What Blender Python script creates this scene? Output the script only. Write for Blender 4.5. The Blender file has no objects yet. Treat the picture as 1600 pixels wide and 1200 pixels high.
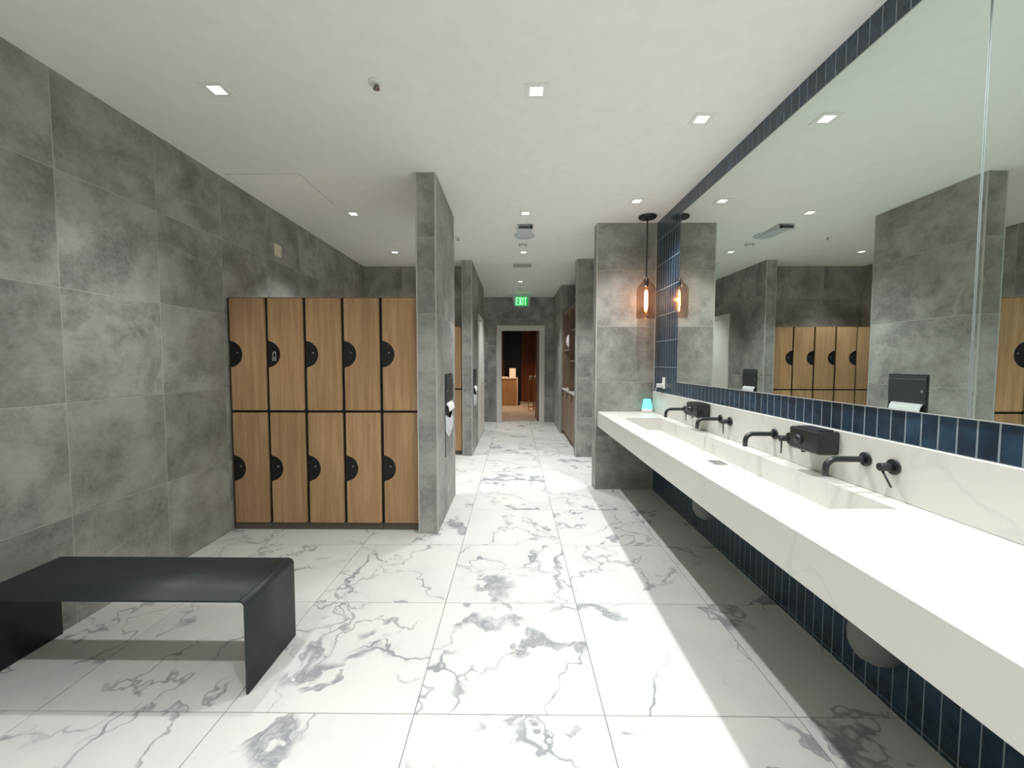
import bpy, math, random
from mathutils import Matrix, Vector
random.seed(7)
S = bpy.context.scene
C = S.collection
PI = math.pi

# ------------------------------------------------------------------ camera
cam_d = bpy.data.cameras.new('camera'); cam = bpy.data.objects.new('camera', cam_d); C.objects.link(cam)
cam_d.sensor_width = 36; cam_d.lens = 14.4653; cam_d.shift_x = 0.001585; cam_d.shift_y = -0.001154
cam_d.clip_start = 0.05; cam_d.clip_end = 60
_r = Vector((0.999959, 0.0089775, 0.0009486)); _u = Vector((-0.0014058, 0.0510572, 0.9986947)); _f = _r.cross(_u)
cam.matrix_world = Matrix(((_r.x, _u.x, _f.x, 0), (_r.y, _u.y, _f.y, 0), (_r.z, _u.z, _f.z, 1.45), (0, 0, 0, 1)))
S.camera = cam

# ------------------------------------------------------------------ world, exposure
W = bpy.data.worlds.new('world'); S.world = W; W.use_nodes = True
W.node_tree.nodes['Background'].inputs[0].default_value = (0.05, 0.05, 0.05, 1)
W.node_tree.nodes['Background'].inputs[1].default_value = 0.3
S.view_settings.view_transform = 'Standard'; S.view_settings.look = 'None'
S.view_settings.gamma = 1; S.view_settings.use_curve_mapping = False
S.view_settings.exposure = 0.25
S.cycles.max_bounces = 8; S.cycles.diffuse_bounces = 5; S.cycles.glossy_bounces = 4; S.cycles.transparent_max_bounces = 8
S.cycles.caustics_reflective = True; S.cycles.caustics_refractive = False
S.cycles.sample_clamp_indirect = 3.0

LAMP_W = 42.0          # one ceiling downlight
LAMP_CONE = 102.0
LAMP_COL = (0.945, 0.975, 1.0)

# key dimensions (metres, camera foot at the origin, +Y down the room)
XL, XR, ZC = -2.423, 1.5757, 2.98
P1 = (-0.8046, -0.638, 3.40, 4.428)
ROWS = [0, 0.605, 1.225, 1.845, 2.465, ZC]

# ------------------------------------------------------------------ materials
def srgb(r, g, b):
    f = lambda c: (c / 255 / 12.92) if c / 255 <= 0.04045 else ((c / 255 + 0.055) / 1.055) ** 2.4
    return (f(r), f(g), f(b), 1)
class NT:
    def __init__(s, name):
        s.m = bpy.data.materials.new(name); s.m.use_nodes = True; s.t = s.m.node_tree
        s.b = s.t.nodes['Principled BSDF']; s.out = s.t.nodes['Material Output']
    def n(s, typ, **kw):
        nd = s.t.nodes.new(typ)
        for k, v in kw.items():
            if k.startswith('i_'):
                key = k[2:]; key = int(key) if key.isdigit() else key
                if hasattr(v, 'is_output') or isinstance(v, bpy.types.NodeSocket): s.t.links.new(v, nd.inputs[key])
                else: nd.inputs[key].default_value = v
            else: setattr(nd, k, v)
        return nd
    def l(s, a, b): s.t.links.new(a, b)
    def math(s, op, a, b=0.0, clamp=False):
        return s.n('ShaderNodeMath', operation=op, use_clamp=clamp, i_0=a, i_1=b).outputs[0]
    def maprange(s, v, a, b, c=0.0, d=1.0):
        nd = s.n('ShaderNodeMapRange', i_Value=v); nd.interpolation_type = 'SMOOTHSTEP'
        for k, x in zip(('From Min', 'From Max', 'To Min', 'To Max'), (a, b, c, d)): nd.inputs[k].default_value = x
        return nd.outputs[0]
    def mix(s, f, a, b):
        nd = s.n('ShaderNodeMix', data_type='RGBA')
        for k, v in ((0, f), (6, a), (7, b)):
            if isinstance(v, bpy.types.NodeSocket): s.l(v, nd.inputs[k])
            else: nd.inputs[k].default_value = v
        return nd.outputs[2]
    def coords(s, scale=(1, 1, 1), rnd=37.0, use='Object'):
        tc = s.n('ShaderNodeTexCoord').outputs[use]
        oi = s.n('ShaderNodeObjectInfo').outputs['Random']
        off = s.n('ShaderNodeCombineXYZ', i_0=s.math('MULTIPLY', oi, rnd), i_1=s.math('MULTIPLY', oi, rnd * 2.3), i_2=s.math('MULTIPLY', oi, rnd * 0.7)).outputs[0]
        v = s.n('ShaderNodeVectorMath', operation='MULTIPLY', i_0=tc, i_1=scale).outputs[0]
        return s.n('ShaderNodeVectorMath', operation='ADD', i_0=v, i_1=off).outputs[0], oi
    def noise(s, v, scale, detail=4, rough=0.55, dist=0.0):
        return s.n('ShaderNodeTexNoise', i_Vector=v, i_Scale=scale, i_Detail=detail, i_Roughness=rough, i_Distortion=dist)
    def bump(s, h, strength=0.1, dist=0.01):
        s.l(s.n('ShaderNodeBump', i_Height=h, i_Strength=strength, i_Distance=dist).outputs[0], s.b.inputs['Normal'])

def plain(name, col, rough=0.5, metal=0.0, spec=0.5, fine=0.0, coat=0.0):
    k = NT(name); v, oi = k.coords()
    nz = k.noise(v, 9, 3).outputs[0]
    c2 = tuple(min(1, c * (1 + 0.05)) for c in col[:3]) + (1,); c1 = tuple(c * 0.95 for c in col[:3]) + (1,)
    k.l(k.mix(nz, c1, c2), k.b.inputs['Base Color'])
    k.b.inputs['Roughness'].default_value = rough; k.b.inputs['Metallic'].default_value = metal
    k.b.inputs['Specular IOR Level'].default_value = spec; k.b.inputs['Coat Weight'].default_value = coat
    if fine: k.bump(k.noise(v, 260, 2).outputs[0], fine, 0.002)
    return k.m
def emit(name, col, st):
    k = NT(name); k.b.inputs['Base Color'].default_value = col
    k.b.inputs['Emission Color'].default_value = col; k.b.inputs['Emission Strength'].default_value = st
    return k.m

def make_grey_tile():
    k = NT('grey_stone_tile'); v, oi = k.coords()
    cl = k.noise(v, 2.6, 9, 0.68, 0.2).outputs[0]
    w = k.noise(v, 1.3, 3).outputs['Color']
    wv = k.n('ShaderNodeVectorMath', operation='MULTIPLY_ADD', i_0=w, i_1=(0.8, 0.8, 0.8), i_2=v).outputs[0]
    rd = k.noise(wv, 1.5, 5, 0.6).outputs[0]
    vein = k.maprange(k.math('ABSOLUTE', k.math('SUBTRACT', rd, 0.5)), 0.0, 0.05, 1, 0)
    msk = k.maprange(k.noise(v, 1.1, 2).outputs[0], 0.48, 0.66)
    fine = k.noise(v, 42, 4, 0.7).outputs[0]
    warm = k.noise(v, 1.0, 2).outputs[0]
    base = k.mix(k.maprange(cl, 0.3, 0.72), srgb(108, 107, 104), srgb(176, 174, 167))
    base = k.mix(k.maprange(warm, 0.55, 0.75, 0, 0.35), base, srgb(158, 150, 141))
    base = k.mix(k.math('MULTIPLY', k.math('MULTIPLY', vein, msk), 0.40), base, srgb(194, 194, 188))
    base = k.mix(k.maprange(fine, 0.3, 0.75, 0, 0.34), base, srgb(176, 176, 170))
    hs = k.n('ShaderNodeHueSaturation', i_Color=base, i_Value=k.math('ADD', k.math('MULTIPLY', oi, 0.16), 0.92))
    k.l(hs.outputs[0], k.b.inputs['Base Color'])
    k.l(k.maprange(fine, 0.2, 0.8, 0.42, 0.6), k.b.inputs['Roughness']); k.b.inputs['Specular IOR Level'].default_value = 0.4
    k.bump(fine, 0.08, 0.003)
    return k.m
def make_marble(name, floor=True):
    k = NT(name); v, oi = k.coords()
    w1 = k.noise(v, 1.6, 4, 0.55).outputs['Color']
    wv = k.n('ShaderNodeVectorMath', operation='MULTIPLY_ADD', i_0=w1, i_1=(0.75, 0.75, 0.75), i_2=v).outputs[0]
    w2 = k.noise(v, 7, 3, 0.6).outputs['Color']
    wv2 = k.n('ShaderNodeVectorMath', operation='MULTIPLY_ADD', i_0=w2, i_1=(0.10, 0.10, 0.10), i_2=wv).outputs[0]
    wa, wb = (srgb(210, 209, 201), srgb(199, 199, 195)) if floor else (srgb(221, 219, 211), srgb(212, 210, 204))
    base = k.mix(k.noise(v, 2.2, 5).outputs[0], wa, wb)
    if floor:
        vo = k.n('ShaderNodeTexVoronoi', feature='DISTANCE_TO_EDGE', i_Vector=wv2, i_Scale=1.3).outputs['Distance']
        thick = k.maprange(k.noise(v, 2.6, 2).outputs[0], 0.35, 0.7, 0.004, 0.024)
        crack = k.maprange(k.math('DIVIDE', vo, thick), 0.35, 1.0, 1, 0)
        cm = k.maprange(k.noise(v, 1.5, 1).outputs[0], 0.46, 0.62, 0.0, 0.85)
        r1 = k.noise(wv2, 1.3, 4, 0.5).outputs[0]; a1 = k.math('ABSOLUTE', k.math('SUBTRACT', r1, 0.5))
        patch = k.math('MULTIPLY', k.maprange(a1, 0.022, 0.030, 1, 0), k.maprange(k.noise(v, 1.9, 3).outputs[0], 0.55, 0.62))
        line2 = k.math('MULTIPLY', k.maprange(a1, 0.0, 0.010, 1, 0), k.maprange(k.noise(v, 1.2, 2).outputs[0], 0.44, 0.54))
        st = k.noise(wv, 16, 3, 0.6, 1.5).outputs[0]
        soft = k.maprange(vo, 0.0, 0.16, 0.16, 0)
        base = k.mix(soft, base, srgb(172, 175, 177))
        base = k.mix(k.math('MULTIPLY', patch, k.maprange(st, 0.3, 0.65, 0.45, 0.9)), base, srgb(128, 131, 134))
        base = k.mix(k.math('MULTIPLY', crack, cm), base, srgb(128, 131, 134))
        base = k.mix(k.math('MULTIPLY', line2, 0.85), base, srgb(142, 143, 142))
        k.b.inputs['Roughness'].default_value = 0.5; k.b.inputs['Specular IOR Level'].default_value = 0.25
    else:
        r1 = k.noise(wv, 0.9, 4, 0.5).outputs[0]; a1 = k.math('ABSOLUTE', k.math('SUBTRACT', r1, 0.5))
        base = k.mix(k.math('MULTIPLY', k.maprange(a1, 0.0, 0.012, 1, 0), 0.22), base, srgb(180, 184, 188))
        k.b.inputs['Roughness'].default_value = 0.25; k.b.inputs['Specular IOR Level'].default_value = 0.4
    k.l(base, k.b.inputs['Base Color'])
    return k.m
def make_oak(name, a, b, c):
    k = NT(name); v, oi = k.coords((1, 1, 1))
    vs = k.n('ShaderNodeVectorMath', operation='MULTIPLY', i_0=v, i_1=(26, 26, 1.3)).outputs[0]
    g = k.noise(vs, 1.0, 6, 0.6, 0.5).outputs[0]
    vs2 = k.n('ShaderNodeVectorMath', operation='MULTIPLY', i_0=v, i_1=(150, 150, 4)).outputs[0]
    g2 = k.noise(vs2, 1.0, 3, 0.6).outputs[0]
    big = k.noise(v, 2.0, 2).outputs[0]
    base = k.mix(k.maprange(g, 0.3, 0.7), a, b)
    base = k.mix(k.maprange(g2, 0.45, 0.75, 0, 0.35), base, c)
    base = k.mix(k.maprange(big, 0.4, 0.7, 0, 0.35), base, a)
    hs = k.n('ShaderNodeHueSaturation', i_Color=base, i_Value=k.math('ADD', k.math('MULTIPLY', oi, 0.12), 0.94))
    k.l(hs.outputs[0], k.b.inputs['Base Color']); k.b.inputs['Roughness'].default_value = 0.5
    k.b.inputs['Specular IOR Level'].default_value = 0.35
    k.bump(g2, 0.06, 0.002)
    return k.m
def make_navy():
    k = NT('navy_glazed_tile'); v, oi = k.coords()
    nz = k.noise(v, 14, 3).outputs[0]
    base = k.mix(k.maprange(nz, 0.3, 0.7), srgb(20, 40, 58), srgb(33, 61, 82))
    hs = k.n('ShaderNodeHueSaturation', i_Color=base, i_Value=k.math('ADD', k.math('MULTIPLY', oi, 0.5), 0.75))
    k.l(hs.outputs[0], k.b.inputs['Base Color']); k.b.inputs['Roughness'].default_value = 0.22
    k.b.inputs['Coat Weight'].default_value = 0.3; k.b.inputs['Coat Roughness'].default_value = 0.1
    k.bump(k.noise(v, 22, 2).outputs[0], 0.12, 0.004)
    return k.m
def make_mirror():
    k = NT('mirror_glass'); k.b.inputs['Base Color'].default_value = (0.80, 0.875, 0.835, 1)
    k.b.inputs['Metallic'].default_value = 1; k.b.inputs['Roughness'].default_value = 0.0
    return k.m
def make_amber():
    k = NT('amber_glass'); t = k.t
    tr = k.n('ShaderNodeBsdfTransparent'); tr.inputs[0].default_value = (0.82, 0.70, 0.66, 1)
    gl = k.n('ShaderNodeBsdfGlossy'); gl.inputs['Roughness'].default_value = 0.14; gl.inputs['Color'].default_value = (0.55, 0.45, 0.42, 1)
    fr = k.n('ShaderNodeLayerWeight', i_Blend=0.35)
    mx = k.n('ShaderNodeMixShader'); k.l(fr.outputs['Facing'], mx.inputs[0])
    f2 = k.maprange(fr.outputs['Facing'], 0.0, 1.0, 0.03, 0.3); k.l(f2, mx.inputs[0])
    k.l(tr.outputs[0], mx.inputs[1]); k.l(gl.outputs[0], mx.inputs[2]); k.l(mx.outputs[0], k.out.inputs[0])
    return k.m
def make_clear(name, col, gloss=0.12):
    k = NT(name); tr = k.n('ShaderNodeBsdfTransparent'); tr.inputs[0].default_value = col
    gl = k.n('ShaderNodeBsdfGlossy'); gl.inputs['Roughness'].default_value = 0.05
    mx = k.n('ShaderNodeMixShader'); mx.inputs[0].default_value = gloss
    k.l(tr.outputs[0], mx.inputs[1]); k.l(gl.outputs[0], mx.inputs[2]); k.l(mx.outputs[0], k.out.inputs[0])
    return k.m

M = {}
M['tile'] = make_grey_tile(); M['floor'] = make_marble('marble_floor_tile'); M['quartz'] = make_marble('white_quartz', False)
M['grout'] = plain('light_grout', srgb(176, 176, 168), 0.85); M['fgrout'] = plain('floor_grout', srgb(120, 120, 118), 0.85)
M['ceil'] = plain('ceiling_paint', srgb(243, 243, 239), 0.85, spec=0.2)
M['navy'] = make_navy(); M['ngrout'] = plain('navy_wall_grout', srgb(140, 152, 158), 0.8); M['seam'] = plain('panel_seam_grey', srgb(196, 196, 192), 0.8); M['mirroredge'] = plain('mirror_edge', srgb(150, 160, 156), 0.5)
M['mirror'] = make_mirror(); M['amber'] = make_amber()
M['oak'] = make_oak('oak_laminate', srgb(170, 133, 95), srgb(198, 161, 120), srgb(140, 108, 78))
M['oak2'] = make_oak('walnut_laminate', srgb(118, 98, 82), srgb(140, 118, 98), srgb(98, 82, 68))
M['slatwood'] = make_oak('red_slat_wood', srgb(150, 84, 46), srgb(180, 108, 60), srgb(120, 64, 34))
M['plinth'] = plain('plinth_brown', srgb(98, 86, 76), 0.6)
M['black'] = plain('black_laminate', srgb(22, 21, 20), 0.45)
M['bench'] = plain('black_powder_coat', srgb(32, 38, 41), 0.5, fine=0.15)
M['blackmetal'] = plain('matte_black_metal', srgb(34, 36, 40), 0.34, 0.0, 0.6)
M['darkplastic'] = plain('smoked_plastic', srgb(40, 42, 44), 0.22)
M['unit'] = plain('dark_satin_steel', srgb(72, 76, 75), 0.35, 0.2)
M['chrome'] = plain('chrome', (0.8, 0.8, 0.8, 1), 0.15, 1.0); M['steel'] = plain('brushed_steel', (0.42, 0.42, 0.41, 1), 0.4, 1.0)
M['trim'] = plain('satin_aluminium_trim', srgb(196, 196, 190), 0.4, 0.3); M['white'] = plain('white_plastic', srgb(238, 238, 232), 0.4)
M['cream'] = plain('cream_plastic', srgb(240, 232, 208), 0.45); M['doorpaint'] = plain('grey_door_paint', srgb(224, 221, 213), 0.5)
M['paper'] = plain('white_paper', srgb(244, 244, 242), 0.8); M['bag'] = plain('white_liner_plastic', srgb(226, 228, 230), 0.3)
M['lens'] = emit('downlight_lens', (1, 0.985, 0.95, 1), 9.0); M['reflector'] = plain('white_reflector', srgb(240, 240, 236), 0.3)
M['greydev'] = plain('grey_fixture', srgb(205, 212, 214), 0.4); M['darkgrey'] = plain('dark_grey_slot', srgb(70, 74, 74), 0.5)
M['brass'] = plain('brass', srgb(190, 150, 84), 0.3, 1.0); M['trap'] = plain('grey_trap_cover', srgb(104, 103, 100), 0.6)
M['warmwhite'] = plain('cream_stone', srgb(232, 216, 198), 0.35)
M['void'] = plain('black_wall_panel', srgb(16, 14, 13), 0.35)
M['exitface'] = emit('exit_sign_green', srgb(20, 150, 62), 0.9); M['exitletter'] = emit('exit_sign_letters', srgb(150, 255, 170), 1.4)
M['acrylic'] = make_clear('clear_acrylic', (0.86, 0.95, 0.88, 1), 0.15)
M['teal'] = emit('teal_glow', srgb(120, 228, 214), 0.6)
M['bulb'] = emit('bulb_filament', (1.0, 0.62, 0.26, 1), 16.0); M['bulbglass'] = make_clear('bulb_glass', (1.0, 0.86, 0.68, 1), 0.06)

# ------------------------------------------------------------------ mesh helpers
class MB:
    def __init__(s): s.v = []; s.f = []; s.smooth = set()
    def add(s, v, f, smooth=False):
        n = len(s.v); s.v += [tuple(p) for p in v]
        for q in f:
            if smooth: s.smooth.add(len(s.f))
            s.f.append(tuple(i + n for i in q))
        return s
    def box(s, x0, x1, y0, y1, z0, z1):
        return s.add([(x0,y0,z0),(x1,y0,z0),(x1,y1,z0),(x0,y1,z0),(x0,y0,z1),(x1,y0,z1),(x1,y1,z1),(x0,y1,z1)],
                     [(0,3,2,1),(4,5,6,7),(0,1,5,4),(1,2,6,5),(2,3,7,6),(3,0,4,7)])
    def cbox(s, x0, x1, y0, y1, z0, z1, b=0.004):
        """box with chamfered edges"""
        xs, ys, zs = (x0, x1), (y0, y1), (z0, z1); V = []; idx = {}
        for i in (0, 1):
            for j in (0, 1):
                for k in (0, 1):
                    sx, sy, sz = (1 - 2*i), (1 - 2*j), (1 - 2*k)
                    for a in range(3):
                        p = [xs[i] + sx*b, ys[j] + sy*b, zs[k] + sz*b]
                        p[a] = (xs[i], ys[j], zs[k])[a]
                        idx[i, j, k, a] = len(V); V.append(p)
        F = []
        for a in range(3):
            o = [c for c in range(3) if c != a]
            for e in (0, 1):
                q = []
                for (m, n) in ((0,0),(1,0),(1,1),(0,1)):
                    t = [0,0,0]; t[a] = e; t[o[0]] = m; t[o[1]] = n; q.append(idx[t[0], t[1], t[2], a])
                F.append(q)
            for m in (0, 1):
                for n in (0, 1):
                    t0 = [0,0,0]; t1 = [0,0,0]; t0[a] = 0; t1[a] = 1
                    for t in (t0, t1): t[o[0]] = m; t[o[1]] = n
                    F.append([idx[(*t0, o[0])], idx[(*t1, o[0])], idx[(*t1, o[1])], idx[(*t0, o[1])]])
        for i in (0, 1):
            for j in (0, 1):
                for k in (0, 1): F.append([idx[i,j,k,0], idx[i,j,k,1], idx[i,j,k,2]])
        return s.add(V, F)
    def lathe(s, prof, c=(0,0,0), axis='Z', seg=24, cap=True):
        V = []; F = []
        for (r, h) in prof:
            for k in range(seg):
                a = 2*PI*k/seg; p = (r*math.cos(a), r*math.sin(a), h)
                if axis == 'X': p = (h, p[0], p[1])
                elif axis == 'Y': p = (p[0], h, p[1])
                V.append((p[0]+c[0], p[1]+c[1], p[2]+c[2]))
        for i in range(len(prof)-1):
            for k in range(seg):
                k2 = (k+1) % seg; F.append((i*seg+k, i*seg+k2, (i+1)*seg+k2, (i+1)*seg+k))
        s.add(V, F, True)
        if cap:
            n = len(s.v) - len(V)
            s.f.append(tuple(n + k for k in reversed(range(seg)))); s.f.append(tuple(n + (len(prof)-1)*seg + k for k in range(seg)))
        return s
    def cyl(s, c, r, h0, h1, axis='Z', seg=20):
        b = min(0.002, r*0.2); sg = 1 if h1 > h0 else -1
        return s.lathe([(r-b, h0), (r, h0+sg*b), (r, h1-sg*b), (r-b, h1)], c, axis, seg)
    def tube(s, pts, r, seg=12):
        P = [Vector(p) for p in pts]; V = []; F = []; up = None
        for i, p in enumerate(P):
            d = ((P[i+1]-p) if i < len(P)-1 else (p-P[i-1])).normalized()
            if 0 < i < len(P)-1: d = ((P[i+1]-p).normalized() + (p-P[i-1]).normalized()).normalized()
            if up is None: up = Vector((0,1,0)) if abs(d.y) < 0.9 else Vector((1,0,0))
            a = d.cross(up).normalized(); b = a.cross(d).normalized(); up = b
            rr = r[i] if isinstance(r, (list, tuple)) else r
            for k in range(seg):
                t = 2*PI*k/seg; V.append(p + a*(rr*math.cos(t)) + b*(rr*math.sin(t)))
        for i in range(len(P)-1):
            for k in range(seg):
                k2 = (k+1) % seg; F.append((i*seg+k, i*seg+k2, (i+1)*seg+k2, (i+1)*seg+k))
        s.add(V, F, True); n = len(s.v)-len(V)
        s.f.append(tuple(n+k for k in range(seg))); s.f.append(tuple(n+(len(P)-1)*seg+k for k in reversed(range(seg))))
        return s
    def prism(s, outline, h0, h1, plane='XZ'):
        """extrude a closed 2-D outline; plane XZ -> along Y, XY -> along Z, YZ -> along X"""
        def P(a, b, h): return (a, h, b) if plane == 'XZ' else ((a, b, h) if plane == 'XY' else (h, a, b))
        n = len(outline); V = [P(a, b, h0) for a, b in outline] + [P(a, b, h1) for a, b in outline]
        F = [tuple(range(n)), tuple(reversed(range(n, 2*n)))] + [(i, i+n, (i+1) % n + n, (i+1) % n) for i in range(n)]
        return s.add(V, F)
    def mesh(s, name, mat):
        me = bpy.data.meshes.new(name); me.from_pydata(s.v, [], s.f)
        for i in s.smooth: me.polygons[i].use_smooth = True
        me.materials.append(M[mat] if isinstance(mat, str) else mat); me.validate(); me.update()
        import bmesh
        b = bmesh.new(); b.from_mesh(me); bmesh.ops.recalc_face_normals(b, faces=b.faces); b.to_mesh(me); b.free()
        return me
    def build(s, name, mat, parent=None, loc=None):
        o = bpy.data.objects.new(name, s.mesh(name, mat)); C.objects.link(o)
        if parent: o.parent = parent
        if loc: o.location = loc
        return o
def tag(o, label, cat, group=None, kind=None):
    o['label'] = label; o['category'] = cat
    if group: o['group'] = group
    if kind: o['kind'] = kind
    return o
def thing(name, label, cat, loc=(0,0,0), rz=0, group=None, kind=None):
    o = bpy.data.objects.new(name, None); C.objects.link(o); o.location = loc; o.rotation_euler = (0, 0, rz)
    o.empty_display_size = 0.1
    return tag(o, label, cat, group, kind)
def copy_tree(o, parent=None):
    c = o.copy(); C.objects.link(c); c.parent = parent
    for ch in list(o.children): copy_tree(ch, c)
    return c

_tm = {}
def tile_mesh(w, h, t, c, mat):
    key = (round(w, 3), round(h, 3), t, c, mat)
    if key not in _tm:
        a, b = w/2, h/2
        V = [(-a,-b,-t),(a,-b,-t),(a,b,-t),(-a,b,-t),(-a,-b,-c),(a,-b,-c),(a,b,-c),(-a,b,-c),(-a+c,-b+c,0),(a-c,-b+c,0),(a-c,b-c,0),(-a+c,b-c,0)]
        F = [(8,9,10,11)] + [(i, (i+1) % 4, 4+(i+1) % 4, 4+i) for i in range(4)] + [(4+i, 4+(i+1) % 4, 8+(i+1) % 4, 8+i) for i in range(4)]
        me = bpy.data.meshes.new('tile'); me.from_pydata(V, [], F); me.materials.append(M[mat]); _tm[key] = me
    return _tm[key]
def tiles(parent, o, u, v, us, vs, mat, gap=0.004, t=0.012, c=0.0015, holes=(), name='tile'):
    """real tiles laid on a plane: o + u*a + v*b, one object each; holes are (u0,u1,v0,v1)"""
    o, u, v = Vector(o), Vector(u), Vector(v); n = u.cross(v); out = []
    for i in range(len(us)-1):
        for j in range(len(vs)-1):
            R = [(us[i]+gap/2, us[i+1]-gap/2, vs[j]+gap/2, vs[j+1]-gap/2)]
            for (a0, a1, b0, b1) in holes:
                N = []
                for (x0, x1, y0, y1) in R:
                    if x1 <= a0 or x0 >= a1 or y1 <= b0 or y0 >= b1: N.append((x0, x1, y0, y1)); continue
                    if x0 < a0: N.append((x0, a0, y0, y1))
                    if x1 > a1: N.append((a1, x1, y0, y1))
                    m0, m1 = max(x0, a0), min(x1, a1)
                    if y0 < b0: N.append((m0, m1, y0, b0))
                    if y1 > b1: N.append((m0, m1, b1, y1))
                R = N
            R = [q for q in R if q[1]-q[0] >= 0.008 and q[3]-q[2] >= 0.008]
            if not R: continue
            X0, X1, Y0, Y1 = min(q[0] for q in R), max(q[1] for q in R), min(q[2] for q in R), max(q[3] for q in R)
            cx, cy = (X0+X1)/2, (Y0+Y1)/2
            if len(R) == 1: me = tile_mesh(X1-X0, Y1-Y0, t, c, mat)
            else:                                   # a tile notched around an opening: one flush piece
                mb = MB()
                for q in R: mb.box(q[0]-cx, q[1]-cx, q[2]-cy, q[3]-cy, -t, 0)
                me = mb.mesh('tile', mat)
            ob = bpy.data.objects.new(name, me); C.objects.link(ob)
            p = o + u*cx + v*cy
            ob.matrix_world = Matrix(((u.x, v.x, n.x, p.x), (u.y, v.y, n.y, p.y), (u.z, v.z, n.z, p.z), (0, 0, 0, 1)))
            ob.parent = parent; out.append(ob)
    return out
def cuts(a, b, start, step):
    k = math.floor((a-start)/step); r = [a]; x = start + k*step
    while x < b - 0.02:
        if x > a + 0.02: r.append(x)
        x += step
    return r + [b]
def struct(name, mb, mat, label, cat='wall'):
    return tag(mb.build(name, mat), label, cat, kind='structure')

# ------------------------------------------------------------------ floor
GX, GW, GY, GD = -0.4103, 0.785, 1.6213, 0.7828
floor = struct('floor', MB().box(-2.6, 2.6, -3.0, 16.0, -0.12, -0.004), 'fgrout', 'polished white marble tile floor with grey veins', 'floor')
tiles(floor, (0, 0, 0), (1, 0, 0), (0, 1, 0), cuts(XL, 1.60, GX, GW), cuts(-0.7, 9.95, GY, GD), 'floor', 0.0035, 0.004, 0.001)
tiles(floor, (0, 0, 0), (1, 0, 0), (0, 1, 0), cuts(-1.2, 1.4, GX, GW), cuts(9.95, 15.0, GY, GD), 'floor', 0.0035, 0.004, 0.001)

# ------------------------------------------------------------------ ceiling with real recesses
DL = [(-1.675, 2.385, 'left downlight over the bench, nearest of its row'), (-1.668, 4.33, 'downlight above the near oak lockers'), (-1.67, 5.83, 'downlight over the aisle behind the near lockers'),
      (0.124, 2.409, 'large central downlight nearest the camera'), (0.116, 4.325, 'central downlight in front of the round flanged ceiling fixture'), (0.13, 5.837, 'central downlight between the smoke detector and the ceiling vent'), (0.117, 7.951, 'small far downlight in front of the exit sign'),
      (1.18, 2.687, 'downlight above the sink counter beside the mirror'), (1.166, 4.011, 'downlight beside the amber pendant canopy'),
      (-1.67, 0.46, 'left downlight just behind the camera'), (0.12, 0.48, 'central downlight just behind the camera'), (1.18, 1.36, 'counter downlight just out of frame overhead'), (1.18, 0.04, 'counter downlight beside the camera'),
      (-1.67, -0.85, 'added unseen left downlight midway to the back wall'), (0.12, -0.75, 'added unseen central downlight midway to the back wall'), (1.18, -1.3, 'right downlight midway to the back wall'),  # left and central lamps added out of view, to lift the ceiling by bounce
      (-1.67, -2.1, 'added unseen rear left downlight by the back wall'), (0.12, -2.0, 'added unseen rear central downlight by the back wall'), (1.18, -2.4, 'added unseen rear right downlight by the back wall'),  # extra rear lamps added out of view for more bounce on the ceiling
      (1.75, 5.5, 'added unseen downlight in the side passage behind the counter wall'), (-1.35, 9.30, 'added unseen downlight in the side opening left of the far door')]  # both lamps added out of view to brighten the hall
LAMP_GAIN = {0: 1.7, 1: 1.5, 2: 0.6, 3: 0.95, 4: 1.2, 5: 2.2, 6: 2.0, 7: 0.8, 8: 0.8, 9: 0.7, 11: 0.8, 12: 0.8, 19: 1.4, 20: 0.7}     # gain per lamp, tuned to balance the brightness of each area
HO = 0.043
def ceil_mesh():
    xs = sorted({-2.6, 2.6, *[round(x+s*HO, 4) for x, *_ in DL for s in (-1, 1)]})
    ys = sorted({-3.0, 9.97, *[round(y+s*HO, 4) for _, y, *_ in DL for s in (-1, 1)]})
    mb = MB(); V = [(x, y, ZC) for y in ys for x in xs]; F = []
    for j in range(len(ys)-1):
        for i in range(len(xs)-1):
            cx, cy = (xs[i]+xs[i+1])/2, (ys[j]+ys[j+1])/2
            if any(abs(cx-x) < HO and abs(cy-y) < HO for x, y, _ in DL): continue
            a = j*len(xs)+i; F.append((a, a+len(xs), a+len(xs)+1, a+1))
    return mb.add(V, F).box(-2.6, 2.6, -3.0, 9.97, ZC+0.12, ZC+0.2)
cl = ceil_mesh(); ceil = bpy.data.objects.new('ceiling', None)
me = bpy.data.meshes.new('ceiling'); me.from_pydata(cl.v, [], cl.f); me.materials.append(M['ceil'])
ceil = bpy.data.objects.new('ceiling', me); C.objects.link(ceil); tag(ceil, 'smooth white painted ceiling with recessed downlights', 'ceiling', kind='structure')

# ------------------------------------------------------------------ walls
G = 0.0012   # grout lies this far behind the tile faces
wl = struct('wall_left', MB().box(-2.60, XL-G, -3.0, 6.70, -0.004, ZC), 'grout', 'long grey stone tiled wall behind the bench')
tiles(wl, (XL, 0, 0), (0, 1, 0), (0, 0, 1), cuts(-0.9, 6.693, 2.1977, 0.62), ROWS, 'tile')
struct('wall_back', MB().box(-2.60, 1.75, -3.15, -3.0, -0.004, ZC), 'ceil', 'plain white wall behind the camera')

def corner_trim(parent, x, y, z0=0.0, z1=ZC, w=0.009):
    return MB().cbox(x-w/2, x+w/2, y-w/2, y+w/2, z0, z1, 0.001).build('corner_trim', 'trim', parent)
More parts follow.
